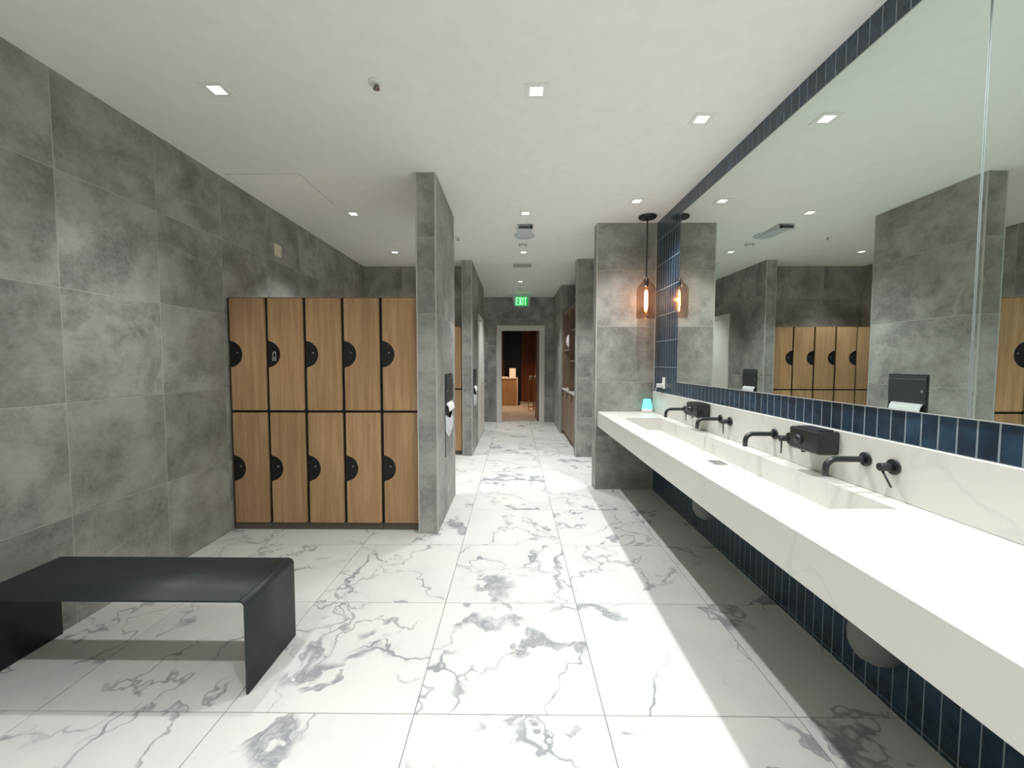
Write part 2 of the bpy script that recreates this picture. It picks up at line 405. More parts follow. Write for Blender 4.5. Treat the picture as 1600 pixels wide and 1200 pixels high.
# locker partition (near pillar)
x0, x1, y0, y1 = P1
wp = struct('wall_partition', MB().box(x0+G, x1-G, y0+G, y1-G, -0.004, ZC), 'grout', 'near grey tiled partition wall beside the front lockers')
tiles(wp, (0, y0, 0), (1, 0, 0), (0, 0, 1), [x0+0.009, x1-0.009], ROWS, 'tile')
tiles(wp, (x1, 0, 0), (0, 1, 0), (0, 0, 1), [y0+0.009, y1-0.006], ROWS, 'tile')
tiles(wp, (x0, 0, 0), (0, -1, 0), (0, 0, 1), [-y1+0.006, -y0-0.009], ROWS, 'tile')
tiles(wp, (0, y1, 0), (-1, 0, 0), (0, 0, 1), [-x1+0.009, -x0-0.009], ROWS, 'tile')
for x, y in ((x0+.0045, y0+.0045), (x1-.0045, y0+.0045), (x1-.0045, y1-.0045), (x0+.0045, y1-.0045)): corner_trim(wp, x, y)
# hall, left side
HX, HY0, HY1 = -0.639, 6.276, 8.745
wh = struct('wall_hall_left', MB().box(-0.793+G, HX-G, HY0+G, 6.75, -0.004, ZC).box(-2.6, HX-G, 6.693+G, HY1-G, -0.004, ZC), 'grout', 'far grey tiled wall on the left of the hallway')
tiles(wh, (0, HY0, 0), (1, 0, 0), (0, 0, 1), [-0.793+.009, HX-.009], ROWS, 'tile')
tiles(wh, (HX, 0, 0), (0, 1, 0), (0, 0, 1), cuts(HY0+.009, HY1-.004, HY0, 1.24), ROWS, 'tile', holes=[(7.30, 8.64, -1, 2.30)])
tiles(wh, (0, 6.693, 0), (1, 0, 0), (0, 0, 1), cuts(XL, -0.793, XL, 0.62), [1.5, 1.845, 2.465, ZC], 'tile')
tiles(wh, (0, HY1, 0), (-1, 0, 0), (0, 0, 1), cuts(0.643, 2.0, 0.643, 0.62), ROWS, 'tile')
for x, y in ((-0.793+.0045, HY0+.0045), (HX-.0045, HY0+.0045), (HX-.0045, HY1-.0045)): corner_trim(wh, x, y)
struct('wall_side_room', MB().box(-2.1, -2.0, HY1, 9.95, -0.004, ZC), 'tile', 'grey wall of the side opening left of the far door')
# counter end wall
RX, RY = 0.914, 4.628
we = struct('wall_counter_end', MB().box(RX+G, 1.72, RY+G, 4.785, -0.004, ZC), 'grout', 'grey tiled end wall behind the amber pendant lamp')
tiles(we, (0, RY, 0), (1, 0, 0), (0, 0, 1), [RX+.009, XR], ROWS, 'tile')
tiles(we, (RX, 0, 0), (0, -1, 0), (0, 0, 1), [-4.779, -RY-.009], ROWS, 'tile')
corner_trim(we, RX+.0045, RY+.0045); corner_trim(we, RX+.0045, 4.7825)
MB().cbox(XR-.012, XR-.002, RY-.010, RY-.001, 1.124, ZC, .001).build('corner_trim', 'trim', we)
# hall, right side: stub, niche, far stub
w2 = struct('wall_hall_right', MB().box(0.937+G, 2.5, 6.215+G, 6.38, -0.004, ZC), 'grout', 'grey tiled stub wall in front of the shelving niche')
tiles(w2, (0, 6.215, 0), (1, 0, 0), (0, 0, 1), cuts(0.946, 2.4, 0.946, 0.62), ROWS, 'tile')
tiles(w2, (0.937, 0, 0), (0, -1, 0), (0, 0, 1), [-6.38, -6.224], ROWS, 'tile')
corner_trim(w2, 0.9415, 6.2195)
w3 = struct('wall_hall_far', MB().box(0.937+G, 1.6, 8.306+G, 9.97, -0.004, ZC).box(1.43, 1.6, 6.38, 8.32, -0.004, ZC), 'grout', 'grey tiled hallway wall between the niche and the far door')
tiles(w3, (0, 8.306, 0), (1, 0, 0), (0, 0, 1), [0.946, 1.43], ROWS, 'tile')
tiles(w3, (0.937, 0, 0), (0, -1, 0), (0, 0, 1), cuts(-9.854, -8.315, -9.854, 1.0), ROWS, 'tile')
corner_trim(w3, 0.9415, 8.3105)
struct('wall_passage', MB().box(2.4, 2.5, 4.7, 6.3, -0.004, ZC).box(1.7, 2.5, 4.70, 4.785, -0.004, ZC), 'tile', 'grey wall closing the passage behind the counter end')
# end wall with doorway
EY = 9.854; DX0, DX1, DZ = -0.295, 0.605, 2.193
wend = struct('wall_end', MB().box(-2.1, DX0-.05, EY+G, EY+.12, -0.004, ZC).box(DX1+.05, 0.95, EY+G, EY+.12, -0.004, ZC).box(DX0-.05, DX1+.05, EY+G, EY+.12, DZ+.05, ZC), 'grout', 'grey tiled end wall of the hallway around the doorway')
tiles(wend, (0, EY, 0), (1, 0, 0), (0, 0, 1), cuts(-2.0, 0.937, -0.62, 0.62), ROWS, 'tile', holes=[(DX0-.1, DX1+.1, -1, DZ+.1)])
fr = MB(); w = 0.122
fr.cbox(DX0-w, DX0, EY-.02, EY+.14, 0, DZ, .004).cbox(DX1, DX1+w, EY-.02, EY+.14, 0, DZ, .004).cbox(DX0-w, DX1+w, EY-.02, EY+.14, DZ, DZ+w, .004)
d1 = struct('door_1', fr, 'doorpaint', 'pale grey painted frame of the open far doorway', 'door frame')
# door in the hall's left wall
d2 = thing('door_2', 'pale grey door in the left wall of the hallway', 'door', (0, 0, 0), kind='structure')
MB().cbox(HX-.03, HX+.012, 7.30, 7.38, 0, 2.30, .003).cbox(HX-.03, HX+.012, 8.56, 8.64, 0, 2.30, .003).cbox(HX-.03, HX+.012, 7.38, 8.56, 2.22, 2.30, .003).build('frame', 'doorpaint', d2)
lf = MB().cbox(HX-.02, HX+.004, 7.383, 8.557, 0.005, 2.217, .002).build('leaf', 'doorpaint', d2)
MB().cyl((0, 8.16, 1.01), 0.028, HX+.002, HX+.012, 'X').tube([(HX+.01, 8.16, 1.01), (HX+.055, 8.16, 1.01), (HX+.066, 8.15, 1.01), (HX+.066, 8.04, 1.01)], 0.010).build('lever_handle', 'chrome', lf)

# ------------------------------------------------------------------ right wall: navy glazed tiles
MZ0, MZ1, MY0, MY1, MYS = 1.2526, 2.8444, -0.6, 3.985, 1.43
wr = struct('wall_right', MB().box(XR+G, 1.72, -3.0, 4.64, -0.004, ZC), 'ngrout', 'navy glazed tile wall around the long mirror')
NW = 0.0645; NR = [1.121 + .275*k for k in range(7)] + [ZC]
cols = [-RY + NW*k for k in range(int((RY+0.6)/NW)+1)]
tiles(wr, (XR, 0, 0), (0, -1, 0), (0, 0, 1), cols, NR, 'navy', 0.0055, 0.008, 0.0015, holes=[(-MY1, -MY0+.2, MZ0, MZ1)])
lo = MB()
for i in range(len(cols)-1):
    for (a, b) in ((0.0, 0.021), (0.021, 0.296), (0.296, 0.571), (0.571, 0.74)):
        lo.box(XR, XR+.008, -cols[i+1]+.003, -cols[i]-.003, a+.002, b-.002)
st = lo.build('navy_tiles_under_counter', 'navy', wr); st['kind'] = 'stuff'

# mirrors
def mirror(ya, yb, label):
    t = thing('wall_mirror', label, 'mirror', (XR, ya, MZ0), group='mirror panels above the counter')
    MB().box(-.004, -.0005, .003, yb-ya-.003, .003, MZ1-MZ0-.003).build('mirror_glass', 'mirror', t)
    L, Hm = yb-ya, MZ1-MZ0
    MB().box(-.0062, -.0002, 0, L, 0, .004).build('bottom_edge', 'trim', t)
    MB().box(-.0062, -.0002, 0, L, Hm-.002, Hm).build('top_edge', 'trim', t)
    for a in (0, L-.003): MB().box(-.0045, -.0002, a, a+.003, .004, Hm-.002).build('side_edge', 'mirroredge', t)
mirror(MYS+.001, MY1, 'long wall mirror panel reaching to the pendant lamp')
mirror(MY0, MYS-.001, 'mirror panel at the right edge beyond the vertical seam')

# ------------------------------------------------------------------ lockers
UW, UD, UH, PH = 0.322, 0.345, 1.985, 0.064
def door_outline(w, h, cz, r=0.112, cr=0.012):
    p = []
    def arc(cx, cy, rad, a0, a1, n=5):
        for k in range(n+1):
            a = math.radians(a0 + (a1-a0)*k/n); p.append((cx+rad*math.cos(a), cy+rad*math.sin(a)))
    arc(cr, cr, cr, 180, 270); arc(w-cr, cr, cr, 270, 360); arc(w-cr, h-cr, cr, 0, 90); arc(cr, h-cr, cr, 90, 180)
    # half-round hand hole in the left edge, with eased corners
    q = 0.014; dx = -0.012; a1 = math.degrees(math.acos((q*0.6-dx)/r))
    p.append((0, cz+r+0.010)); p.append((0.002, cz+r+0.002)); arc(dx, cz, r, a1, -a1, 22); p.append((0.002, cz-r-0.002)); p.append((0, cz-r-0.010))
    return p
lmesh = {}
def make_locker():
    t = thing('locker_unit', 'x', 'locker')
    MB().box(.001, UW-.001, .024, UD, PH, UH).build('carcass', 'black', t)
    MB().box(.001, UW-.001, .006, UD, UH, UH+.004).build('top_panel', 'oak', t)
    MB().cbox(.0015, UW-.0015, .014, .03, 0, PH-.002, .001).build('kick_plate', 'plinth', t)
    for (z0, z1, cz) in ((PH+.002, 1.016, 0.538), (1.037, UH-.004, 1.512)):
        h = z1-z0; d = MB().prism(door_outline(UW-.027, h, cz-z0), 0, .020, 'XZ').build('door', 'oak', t, (.0190, 0, z0))
        hp = MB(); o = [(-.008, cz-z0-.128), (-.008+.02, cz-z0-.128)]
        o = [(-.006, cz-z0-.126)] + [(-.012+.122*math.cos(math.radians(a)), cz-z0+.126*math.sin(math.radians(a))) for a in range(-80, 81, 10)] + [(-.006, cz-z0+.126)]
        pl = MB().prism(o, .0205, .0235, 'XZ').build('lock_plate', 'black', d)
        MB().cyl((.048, 0, cz-z0+.012), .007, .0205, .012, 'Y', 14).build('lock', 'steel', d)
    return t
proto = make_locker()
names = ['leftmost', 'second from the left', 'third from the left', 'fourth from the left', 'rightmost']
def lab1(i): return ['near oak locker unit at the far left, against the tiled wall', 'near oak locker unit with the padlock hanging on its upper door', 'middle unit of the near oak locker bank', 'near oak locker unit, second from the tiled partition', 'near oak locker unit touching the tiled partition'][i]
def lab2(i): return ['far oak locker unit in the left back corner', 'far oak locker unit next to the back corner unit', 'middle unit of the far oak locker bank', 'far oak locker unit second from the hallway wall', 'far oak locker unit beside the hallway wall'][i]
ends = []
for b, (yy, lab, grp) in enumerate(((3.463, lab1, 'near bank of oak lockers'), (6.343, lab2, 'far bank of oak lockers'))):
    for i in range(5):
        o = proto if (b == 0 and i == 0) else copy_tree(proto)
        o.location = (-2.4145 + UW*i, yy, 0); tag(o, lab(i), 'locker', grp)
        if i == 0: ends.append(o)
for o in ends: MB().box(-.0080, -.0005, .012, .05, 0, UH).build('filler_strip', 'plinth', o)
# padlock on the second upper door
pk = thing('padlock', 'small silver padlock hanging on an upper locker door', 'padlock', (-2.4145+UW+.019+.045, 3.463, 1.49))
MB().cbox(-.018, .018, .002, .016, -.036, .0, .003).build('body', 'steel', pk)
MB().tube([(-.012, .009, -.004), (-.012, .009, .028), (-.008, .009, .040), (0, .009, .045), (.008, .009, .040), (.012, .009, .028), (.012, .009, -.004)], .0035, 8).build('shackle', 'chrome', pk)

# ------------------------------------------------------------------ bench
def bench():
    L, H, Rr, T = 1.256, 0.421, 0.028, 0.009
    out = [(0, 0)]; inn = [(T, 0)]
    for k in range(9):
        a = PI - PI/2*k/8; out.append((Rr+Rr*math.cos(a), H-Rr+Rr*math.sin(a))); inn.append((Rr+(Rr-T)*math.cos(a), H-Rr+(Rr-T)*math.sin(a)))
    for k in range(9):
        a = PI/2 - PI/2*k/8; out.append((L-Rr+Rr*math.cos(a), H-Rr+Rr*math.sin(a))); inn.append((L-Rr+(Rr-T)*math.cos(a), H-Rr+(Rr-T)*math.sin(a)))
    out.append((L, 0)); inn.append((L-T, 0))
    n = len(out); mb = MB(); D = 0.391; V = [(x, 0, z) for x, z in out] + [(x, 0, z) for x, z in inn] + [(x, D, z) for x, z in out] + [(x, D, z) for x, z in inn]
    F = []
    for i in range(n-1):
        F += [(i, i+1, n+i+1, n+i), (2*n+i, 3*n+i, 3*n+i+1, 2*n+i+1), (i, 2*n+i, 2*n+i+1, i+1), (n+i, n+i+1, 3*n+i+1, 3*n+i)]
    F += [(0, n, 3*n, 2*n), (n-1, 3*n-1, 4*n-1, 2*n-1)]
    # split into seat and two end panels
    t = thing('bench', 'low black bent steel bench against the left wall', 'bench', (-2.412, 1.711, 0))
    def piece(a, b, nm):
        m = MB(); ids = list(range(a, b+1)); k = len(ids)
        vv = [(out[i][0], 0, out[i][1]) for i in ids] + [(inn[i][0], 0, inn[i][1]) for i in ids] + [(out[i][0], D, out[i][1]) for i in ids] + [(inn[i][0], D, inn[i][1]) for i in ids]
        for i in range(k-1):
            for sm, q in ((False, (i, i+1, k+i+1, k+i)), (False, (2*k+i, 3*k+i, 3*k+i+1, 2*k+i+1)), (True, (i, 2*k+i, 2*k+i+1, i+1)), (True, (k+i, k+i+1, 3*k+i+1, 3*k+i))):
                if sm: m.smooth.add(len(m.f))
                m.f.append(q)
        m.v = vv; m.f += [(0, k, 3*k, 2*k), (k-1, 3*k-1, 4*k-1, 2*k-1)]
        o = m.build(nm, 'bench', t)
        return o
    piece(0, 9, 'leg'); piece(9, 10, 'seat'); piece(10, n-1, 'leg')
    return t
bench()

# ------------------------------------------------------------------ vanity counter
CX, CH, CT, CY0 = 0.9426, 0.89, 0.1694, -0.6
BSX = 1.556
SX0, SX1, SY0, SY1, SD = 1.098, 1.463, 1.556, 4.098, 0.12
vc = thing('vanity_counter', 'long white quartz wash counter with trough sink', 'counter', (0, 0, 0))
def slab():
    mb = MB(); e = 0.004; zt, zb = CH, CH-CT; yf = RY-.001; xb = XR-.001
    xs = [CX+e, SX0, SX1, xb]; ys = [CY0, SY0, SY1, yf]
    V = [(x, y, zt) for y in ys for x in xs]; F = []
    for j in range(3):
        for i in range(3):
            if (i, j) == (1, 1): continue
            a = j*4+i; F.append((a, a+1, a+5, a+4))
    mb.add(V, F)
    mb.add([(CX+e, CY0, zt), (CX+e, yf, zt), (CX, yf, zt-e), (CX, CY0, zt-e), (CX, yf, zb+e), (CX, CY0, zb+e), (CX+e, yf, zb), (CX+e, CY0, zb), (xb, yf, zb), (xb, CY0, zb), (xb, yf, zt), (xb, CY0, zt)],
           [(0,1,2,3), (3,2,4,5), (5,4,6,7), (7,6,8,9), (9,8,10,11), (0,3,5,7,9,11), (1,10,8,6,4,2)])
    me = bpy.data.meshes.new('countertop'); me.from_pydata(mb.v, [], mb.f); me.materials.append(M['quartz'])
    o = bpy.data.objects.new('countertop', me); C.objects.link(o); o.parent = vc; return o
slab()
b = MB(); zb = CH-SD; sl = 0.006
b.add([(SX0, SY0, CH), (SX1, SY0, CH), (SX1, SY1, CH), (SX0, SY1, CH), (SX0+sl, SY0+sl, zb), (SX1-sl, SY0+sl, zb), (SX1-sl, SY1-sl, zb), (SX0+sl, SY1-sl, zb)],
      [(0,1,5,4), (1,2,6,5), (2,3,7,6), (3,0,4,7), (4,5,6,7)])
me = bpy.data.meshes.new('basin'); me.from_pydata(b.v, [], b.f); me.materials.append(M['quartz']); bo = bpy.data.objects.new('basin', me); C.objects.link(bo); bo.parent = vc
MB().cbox(BSX, XR-.001, CY0, RY-.001, CH, 1.1232, .003).build('backsplash', 'quartz', vc)
for yy in (2.76, 1.80):
    g = MB().cbox(1.318, 1.418, yy-.055, yy+.055, zb+.001, zb+.005, .001).build('drain_grate', 'steel', vc)
for (x, y, zb_) in ((1.42, 1.575, 0.27), (1.38, 2.92, 0.32)):
    prof = [(0.0, zb_), (0.035, zb_+.006), (0.065, zb_+.025), (0.085, zb_+.06), (0.090, zb_+.11), (0.080, zb_+.17), (0.055, zb_+.23), (0.04, zb_+.28), (0.035, .722)]
    MB().lathe(prof, (x, y, 0), 'Z', 20, False).build('drain_trap', 'trap', vc)

def faucet(y, label, lever=0.0, tip_x=1.372):
    t = thing('wall_faucet', label, 'faucet', (BSX, y, 1.022), group='black wall mounted faucets')
    MB().cyl((0, 0, 0), .031, 0, -.010, 'X', 24).build('escutcheon', 'blackmetal', t)
    L = BSX - tip_x; pts = [(-.008, 0, 0), (-.03, 0, 0), (-(L-.05), 0, 0)]
    for k in range(1, 8):
        a = PI/2*k/7; pts.append((-(L-.05)-.042*math.sin(a), 0, -.042+.042*math.cos(a)))
    pts.append((-(L-.05)-.043, 0, -.074))
    MB().tube(pts, [.018, .0135] + [.0135]*(len(pts)-2), 14).build('spout', 'blackmetal', t)
    h = MB().cyl((0, -.135, 0), .032, 0, -.010, 'X', 24).build('handle_plate', 'blackmetal', t)
    MB().cyl((0, -.135, 0), .017, -.008, -.062, 'X', 18).build('handle_hub', 'blackmetal', t)
    dy, dz = -math.sin(lever)*.085, -math.cos(lever)*.085
    MB().tube([(-.05, -.135, -.012), (-.05, -.135+dy, dz)], [.0045, .0036], 8).build('lever', 'blackmetal', t)
faucet(3.735, 'black wall faucet farthest along the sink, nearest the pendant')
faucet(3.09, 'second black wall faucet, next to the far soap box')
faucet(2.446, 'third black wall faucet, left of the near soap box')
faucet(1.812, 'nearest black wall faucet with its lever swung aside', 0.55)

def soap(y, label):
    t = thing('soap_dispenser', label, 'soap dispenser', (BSX, y, 1.06), group='black soap dispensers')
    MB().cbox(-.105, 0, -.105, .105, -.056, .056, .007).build('body', 'darkplastic', t)
    MB().cbox(-.085, -.012, -.08, .08, .0555, .061, .003).build('lid', 'blackmetal', t)
    MB().lathe([(.022, -.103), (.022, -.116), (.016, -.121), (.0, -.123)], (0, .03, 0), 'X', 20, False).build('push_button', 'blackmetal', t)
    MB().cyl((-.08, .03, 0), .010, -.055, -.068, 'Z', 14).build('nozzle', 'blackmetal', t)
soap(3.36, 'small black soap box between the two far faucets')
soap(2.062, 'larger looking black soap box between the two near faucets')

# diffuser lamp, outlet
df = thing('aroma_diffuser', 'small glowing teal diffuser at the far end of the counter', 'diffuser', (1.475, 4.555, CH))
MB().lathe([(.052, 0), (.056, .004), (.057, .03), (.0565, .042)], (0,0,0), 'Z', 28).build('base', 'white', df)
MB().lathe([(.0565, .042), (.0555, .060), (.0525, .080), (.0485, .100), (.044, .120), (.0395, .140), (.037, .148), (.032, .151), (.0, .152)], (0,0,0), 'Z', 28, False).build('glowing_shade', 'teal', df)
ou = thing('wall_outlet', 'white wall outlet with plug on the navy tiles', 'outlet', (XR, 4.33, 1.228))
MB().cbox(-.008, 0, -.037, .037, -.06, .06, .003).build('cover_plate', 'white', ou)
MB().cbox(-.075, -.007, -.02, .02, -.045, -.005, .004).build('plug', 'white', ou)
MB().tube([(-.07, 0, -.03), (-.078, .02, -.06), (-.07, .06, -.10), (-.04, .15, -.107), (-.035, .20, -.107)], .003, 6).build('cord', 'white', ou)

# ------------------------------------------------------------------ pendant
pd = thing('pendant_lamp', 'amber glass bottle pendant hanging over the counter end', 'pendant lamp', (1.40, 4.42, ZC))
MB().lathe([(.0, -.024), (.085, -.024), (.092, -.018), (.092, -.001)], (0,0,0), 'Z', 32, False).build('canopy', 'blackmetal', pd)
MB().cyl((0,0,0), .0075, -.02, -.66, 'Z', 12).build('rod', 'blackmetal', pd)
MB().cyl((0,0,0), .022, -.655, -.735, 'Z', 20).build('socket', 'blackmetal', pd)
gp = [(.016, -.640), (.022, -.655), (.045, -.690), (.075, -.722), (.092, -.745), (.097, -.765), (.097, -1.045), (.093, -1.066), (.086, -1.070)]
gi = [(r-.004, z-.002) for r, z in gp[:-1]]
sh = MB().lathe(gp, (0,0,0), 'Z', 36, False).build('glass_shade', 'amber', pd)
bl = MB().lathe([(.012, -.735), (.016, -.76), (.027, -.80), (.030, -.86), (.030, -.96), (.020, -1.005), (.0, -1.018)], (0,0,0), 'Z', 20, False).build('bulb', 'bulbglass', pd)
fl = MB()
for k in range(6):
    a = 2*PI*k/6; fl.tube([(.008*math.cos(a), .008*math.sin(a), -.77), (.015*math.cos(a), .015*math.sin(a), -.80), (.018*math.cos(a), .018*math.sin(a), -.92), (.010*math.cos(a), .010*math.sin(a), -.99)], .0032, 6)
fl.build('filament', 'bulb', bl)
ld = bpy.data.lights.new('pendant_bulb_light', 'POINT'); ld.energy = 2.2; ld.color = (1.0, 0.55, 0.25); ld.shadow_soft_size = 0.012
lo_ = bpy.data.objects.new('pendant_bulb_light', ld); C.objects.link(lo_); lo_.parent = pd; lo_.location = (0, 0, -.87)

# ------------------------------------------------------------------ downlights
def downlight():
    t = thing('downlight', 'x', 'downlight')
    a, i = .066, .036
    MB().add([(-a,-a,-.004),(a,-a,-.004),(a,a,-.004),(-a,a,-.004),(-i,-i,-.004),(i,-i,-.004),(i,i,-.004),(-i,i,-.004),(-a,-a,.0),(a,-a,.0),(a,a,.0),(-a,a,.0),(-i,-i,.02),(i,-i,.02),(i,i,.02),(-i,i,.02)],
             [(k,(k+1)%4,4+(k+1)%4,4+k) for k in range(4)] + [(k,8+k,8+(k+1)%4,(k+1)%4) for k in range(4)] + [(4+k,4+(k+1)%4,12+(k+1)%4,12+k) for k in range(4)]).build('trim_ring', 'white', t)
    r = .040
    MB().add([(-r,-r,.003),(r,-r,.003),(r,r,.003),(-r,r,.003),(-r,-r,.06),(r,-r,.06),(r,r,.06),(-r,r,.06)], [(0,1,5,4),(1,2,6,5),(2,3,7,6),(3,0,4,7),(4,5,6,7)]).build('housing', 'reflector', t)
    MB().cbox(-.033, .033, -.033, .033, .022, .028, .002).build('lens', 'lens', t)
    return t
dp = downlight()
def lamp_data(gain):
    ldd = bpy.data.lights.new('downlight_lamp', 'SPOT'); ldd.energy = LAMP_W*gain; ldd.color = LAMP_COL; ldd.spot_size = math.radians(LAMP_CONE); ldd.spot_blend = 1.0; ldd.shadow_soft_size = 0.03
    return ldd
_std = lamp_data(1.0)
for k, (x, y, lb) in enumerate(DL):
    o = dp if k == 0 else copy_tree(dp)
    o.location = (x, y, ZC); tag(o, lb if len(lb.split()) >= 4 else 'recessed ' + lb, 'downlight', 'square recessed ceiling downlights')
    so = bpy.data.objects.new('downlight_lamp', lamp_data(LAMP_GAIN[k]) if k in LAMP_GAIN else _std); C.objects.link(so); so.parent = o; so.location = (0, 0, -.008)

# ------------------------------------------------------------------ other ceiling fixtures
def sprinkler(x, y, label):
    t = thing('sprinkler_head', label, 'sprinkler', (x, y, ZC), group='ceiling sprinkler heads')
    MB().lathe([(.044, 0), (.044, -.004), (.034, -.009), (.022, -.010)], (0,0,0), 'Z', 24).build('escutcheon', 'white', t)
    MB().cyl((0,0,0), .010, -.008, -.020, 'Z', 12).tube([(-.010,0,-.016), (-.014,0,-.026), (0,0,-.034)], .003, 6).tube([(.010,0,-.016), (.014,0,-.026), (0,0,-.034)], .003, 6).cyl((0,0,0), .019, -.033, -.036, 'Z', 16).build('head', 'steel', t)
sprinkler(-0.758, 2.333, 'chrome sprinkler head in front, left of the central downlight')
sprinkler(-0.69, 5.15, 'sprinkler head peeking out behind the near partition')
sprinkler(0.13, 8.71, 'tiny far sprinkler head just before the exit sign')
sm = thing('smoke_detector', 'round white smoke detector behind the flanged ceiling fixture', 'smoke detector', (0.112, 5.416, ZC))
MB().lathe([(.058, 0), (.058, -.012), (.050, -.026), (.030, -.034), (.0, -.035)], (0,0,0), 'Z', 28, False).build('body', 'white', sm)
MB().lathe([(.052, -.0225), (.0535, -.0245), (.049, -.029), (.047, -.0285)], (0,0,0), 'Z', 28, False).build('vent_ring', 'darkgrey', sm)
ef = thing('ceiling_fixture', 'grey box fixture with a round flange on the ceiling', 'ceiling fixture', (0.122, 4.87, ZC))
MB().lathe([(.125, .0), (.125, -.012), (.118, -.018), (.0, -.019)], (0, .20, 0), 'Z', 36, False).build('flange', 'greydev', ef)
MB().add([(-.085,-.17,0),(.085,-.17,0),(.078,.20,0),(-.078,.20,0),(-.085,-.17,-.045),(.085,-.17,-.045),(.078,.20,-.03),(-.078,.20,-.03)], [(0,3,2,1),(4,5,6,7),(0,1,5,4),(1,2,6,5),(2,3,7,6),(3,0,4,7)]).build('housing', 'greydev', ef)
MB().cbox(-.09, .09, -.20, -.165, -.055, -.008, .003).build('front_bezel', 'greydev', ef)
MB().cbox(-.072, .045, -.206, -.1985, -.046, -.018, .001).build('slot', 'darkgrey', ef)
MB().cbox(.05, .08, -.212, -.1985, -.05, -.014, .003).build('lens_block', 'darkplastic', ef)
vt = thing('ceiling_vent', 'rectangular slotted air vent in the hallway ceiling', 'vent', (0.126, 6.62, ZC))
MB().cbox(-.17, .17, -.165, -.135, -.008, 0, .002).cbox(-.17, .17, .135, .165, -.008, 0, .002).cbox(-.17, -.14, -.135, .135, -.008, 0, .002).cbox(.14, .17, -.135, .135, -.008, 0, .002).build('frame', 'white', vt)
MB().box(-.14, .14, -.135, .135, -.002, -.0005).build('backing', 'darkgrey', vt)
for k in range(5):
    y = -.115 + .052*k; MB().cbox(-.138, .138, y, y+.014, -.009, -.003, .001).build('slat', 'white', vt)
ap = thing('access_panel', 'flush white ceiling access panel near the left wall', 'access panel', (-2.06, 3.75, ZC))
MB().cbox(-.30, .30, -.32, .32, -.004, 0, .0015).build('panel', 'ceil', ap)
MB().box(-.306, .306, -.326, .326, -.0012, -.0002).build('shadow_gap', 'seam', ap)
ap2 = thing('access_panel', 'small white ceiling hatch beside the exit sign', 'access panel', (-0.60, 9.05, ZC))
MB().cbox(-.20, .20, -.40, .40, -.004, 0, .0015).build('panel', 'ceil', ap2)
MB().box(-.206, .206, -.406, .406, -.0012, -.0002).build('shadow_gap', 'seam', ap2)

# exit sign
ex = thing('exit_sign', 'green illuminated EXIT sign hanging from the ceiling', 'exit sign', (0.168, 9.42, ZC))
MB().cbox(-.25, .25, -.035, .035, -.035, 0, .004).build('canopy', 'greydev', ex)
MB().add([(-.20,-.004,-.035),(.20,-.004,-.035),(.17,-.004,-.275),(-.17,-.004,-.275),(-.20,.004,-.035),(.20,.004,-.035),(.17,.004,-.275),(-.17,.004,-.275)], [(0,1,2,3),(7,6,5,4),(0,4,5,1),(1,5,6,2),(2,6,7,3),(3,7,4,0)]).build('panel', 'greydev', ex)
MB().cbox(-.145, .145, -.0075, -.0042, -.262, -.055, .0005).build('green_field', 'exitface', ex)
def letter(rects, x, name):
    mb = MB()
    for q in rects: mb.prism([(x+a, -.245+c) for a, c in q], -.0115, -.0072, 'XZ')
    mb.build(name, 'exitletter', ex)
def rc(a, b, c, d): return [(a, c), (b, c), (b, d), (a, d)]
HL, LW = .17, .02
letter([rc(0, LW, 0, HL), rc(LW, .058, 0, LW), rc(LW, .050, .075, .075+LW), rc(LW, .058, HL-LW, HL)], -.128, 'letter_e')
letter([[(0, 0), (.022, 0), (.066, HL), (.044, HL)], [(.044, 0), (.066, 0), (.022, HL), (0, HL)]], -.062, 'letter_x')
letter([rc(0, LW, 0, HL)], .019, 'letter_i')
letter([rc(.022, .022+LW, 0, HL-LW), rc(0, .064, HL-LW, HL)], .054, 'letter_t')

# wall plate
sw = thing('wall_plate', 'small cream plate high on the left wall above the lockers', 'wall plate', (XL, 4.254, 2.583))
MB().cbox(0, .007, -.058, .058, -.058, .058, .002).build('cover', 'cream', sw); MB().cbox(.0065, .010, -.02, .02, -.035, .035, .001).build('insert', 'cream', sw)

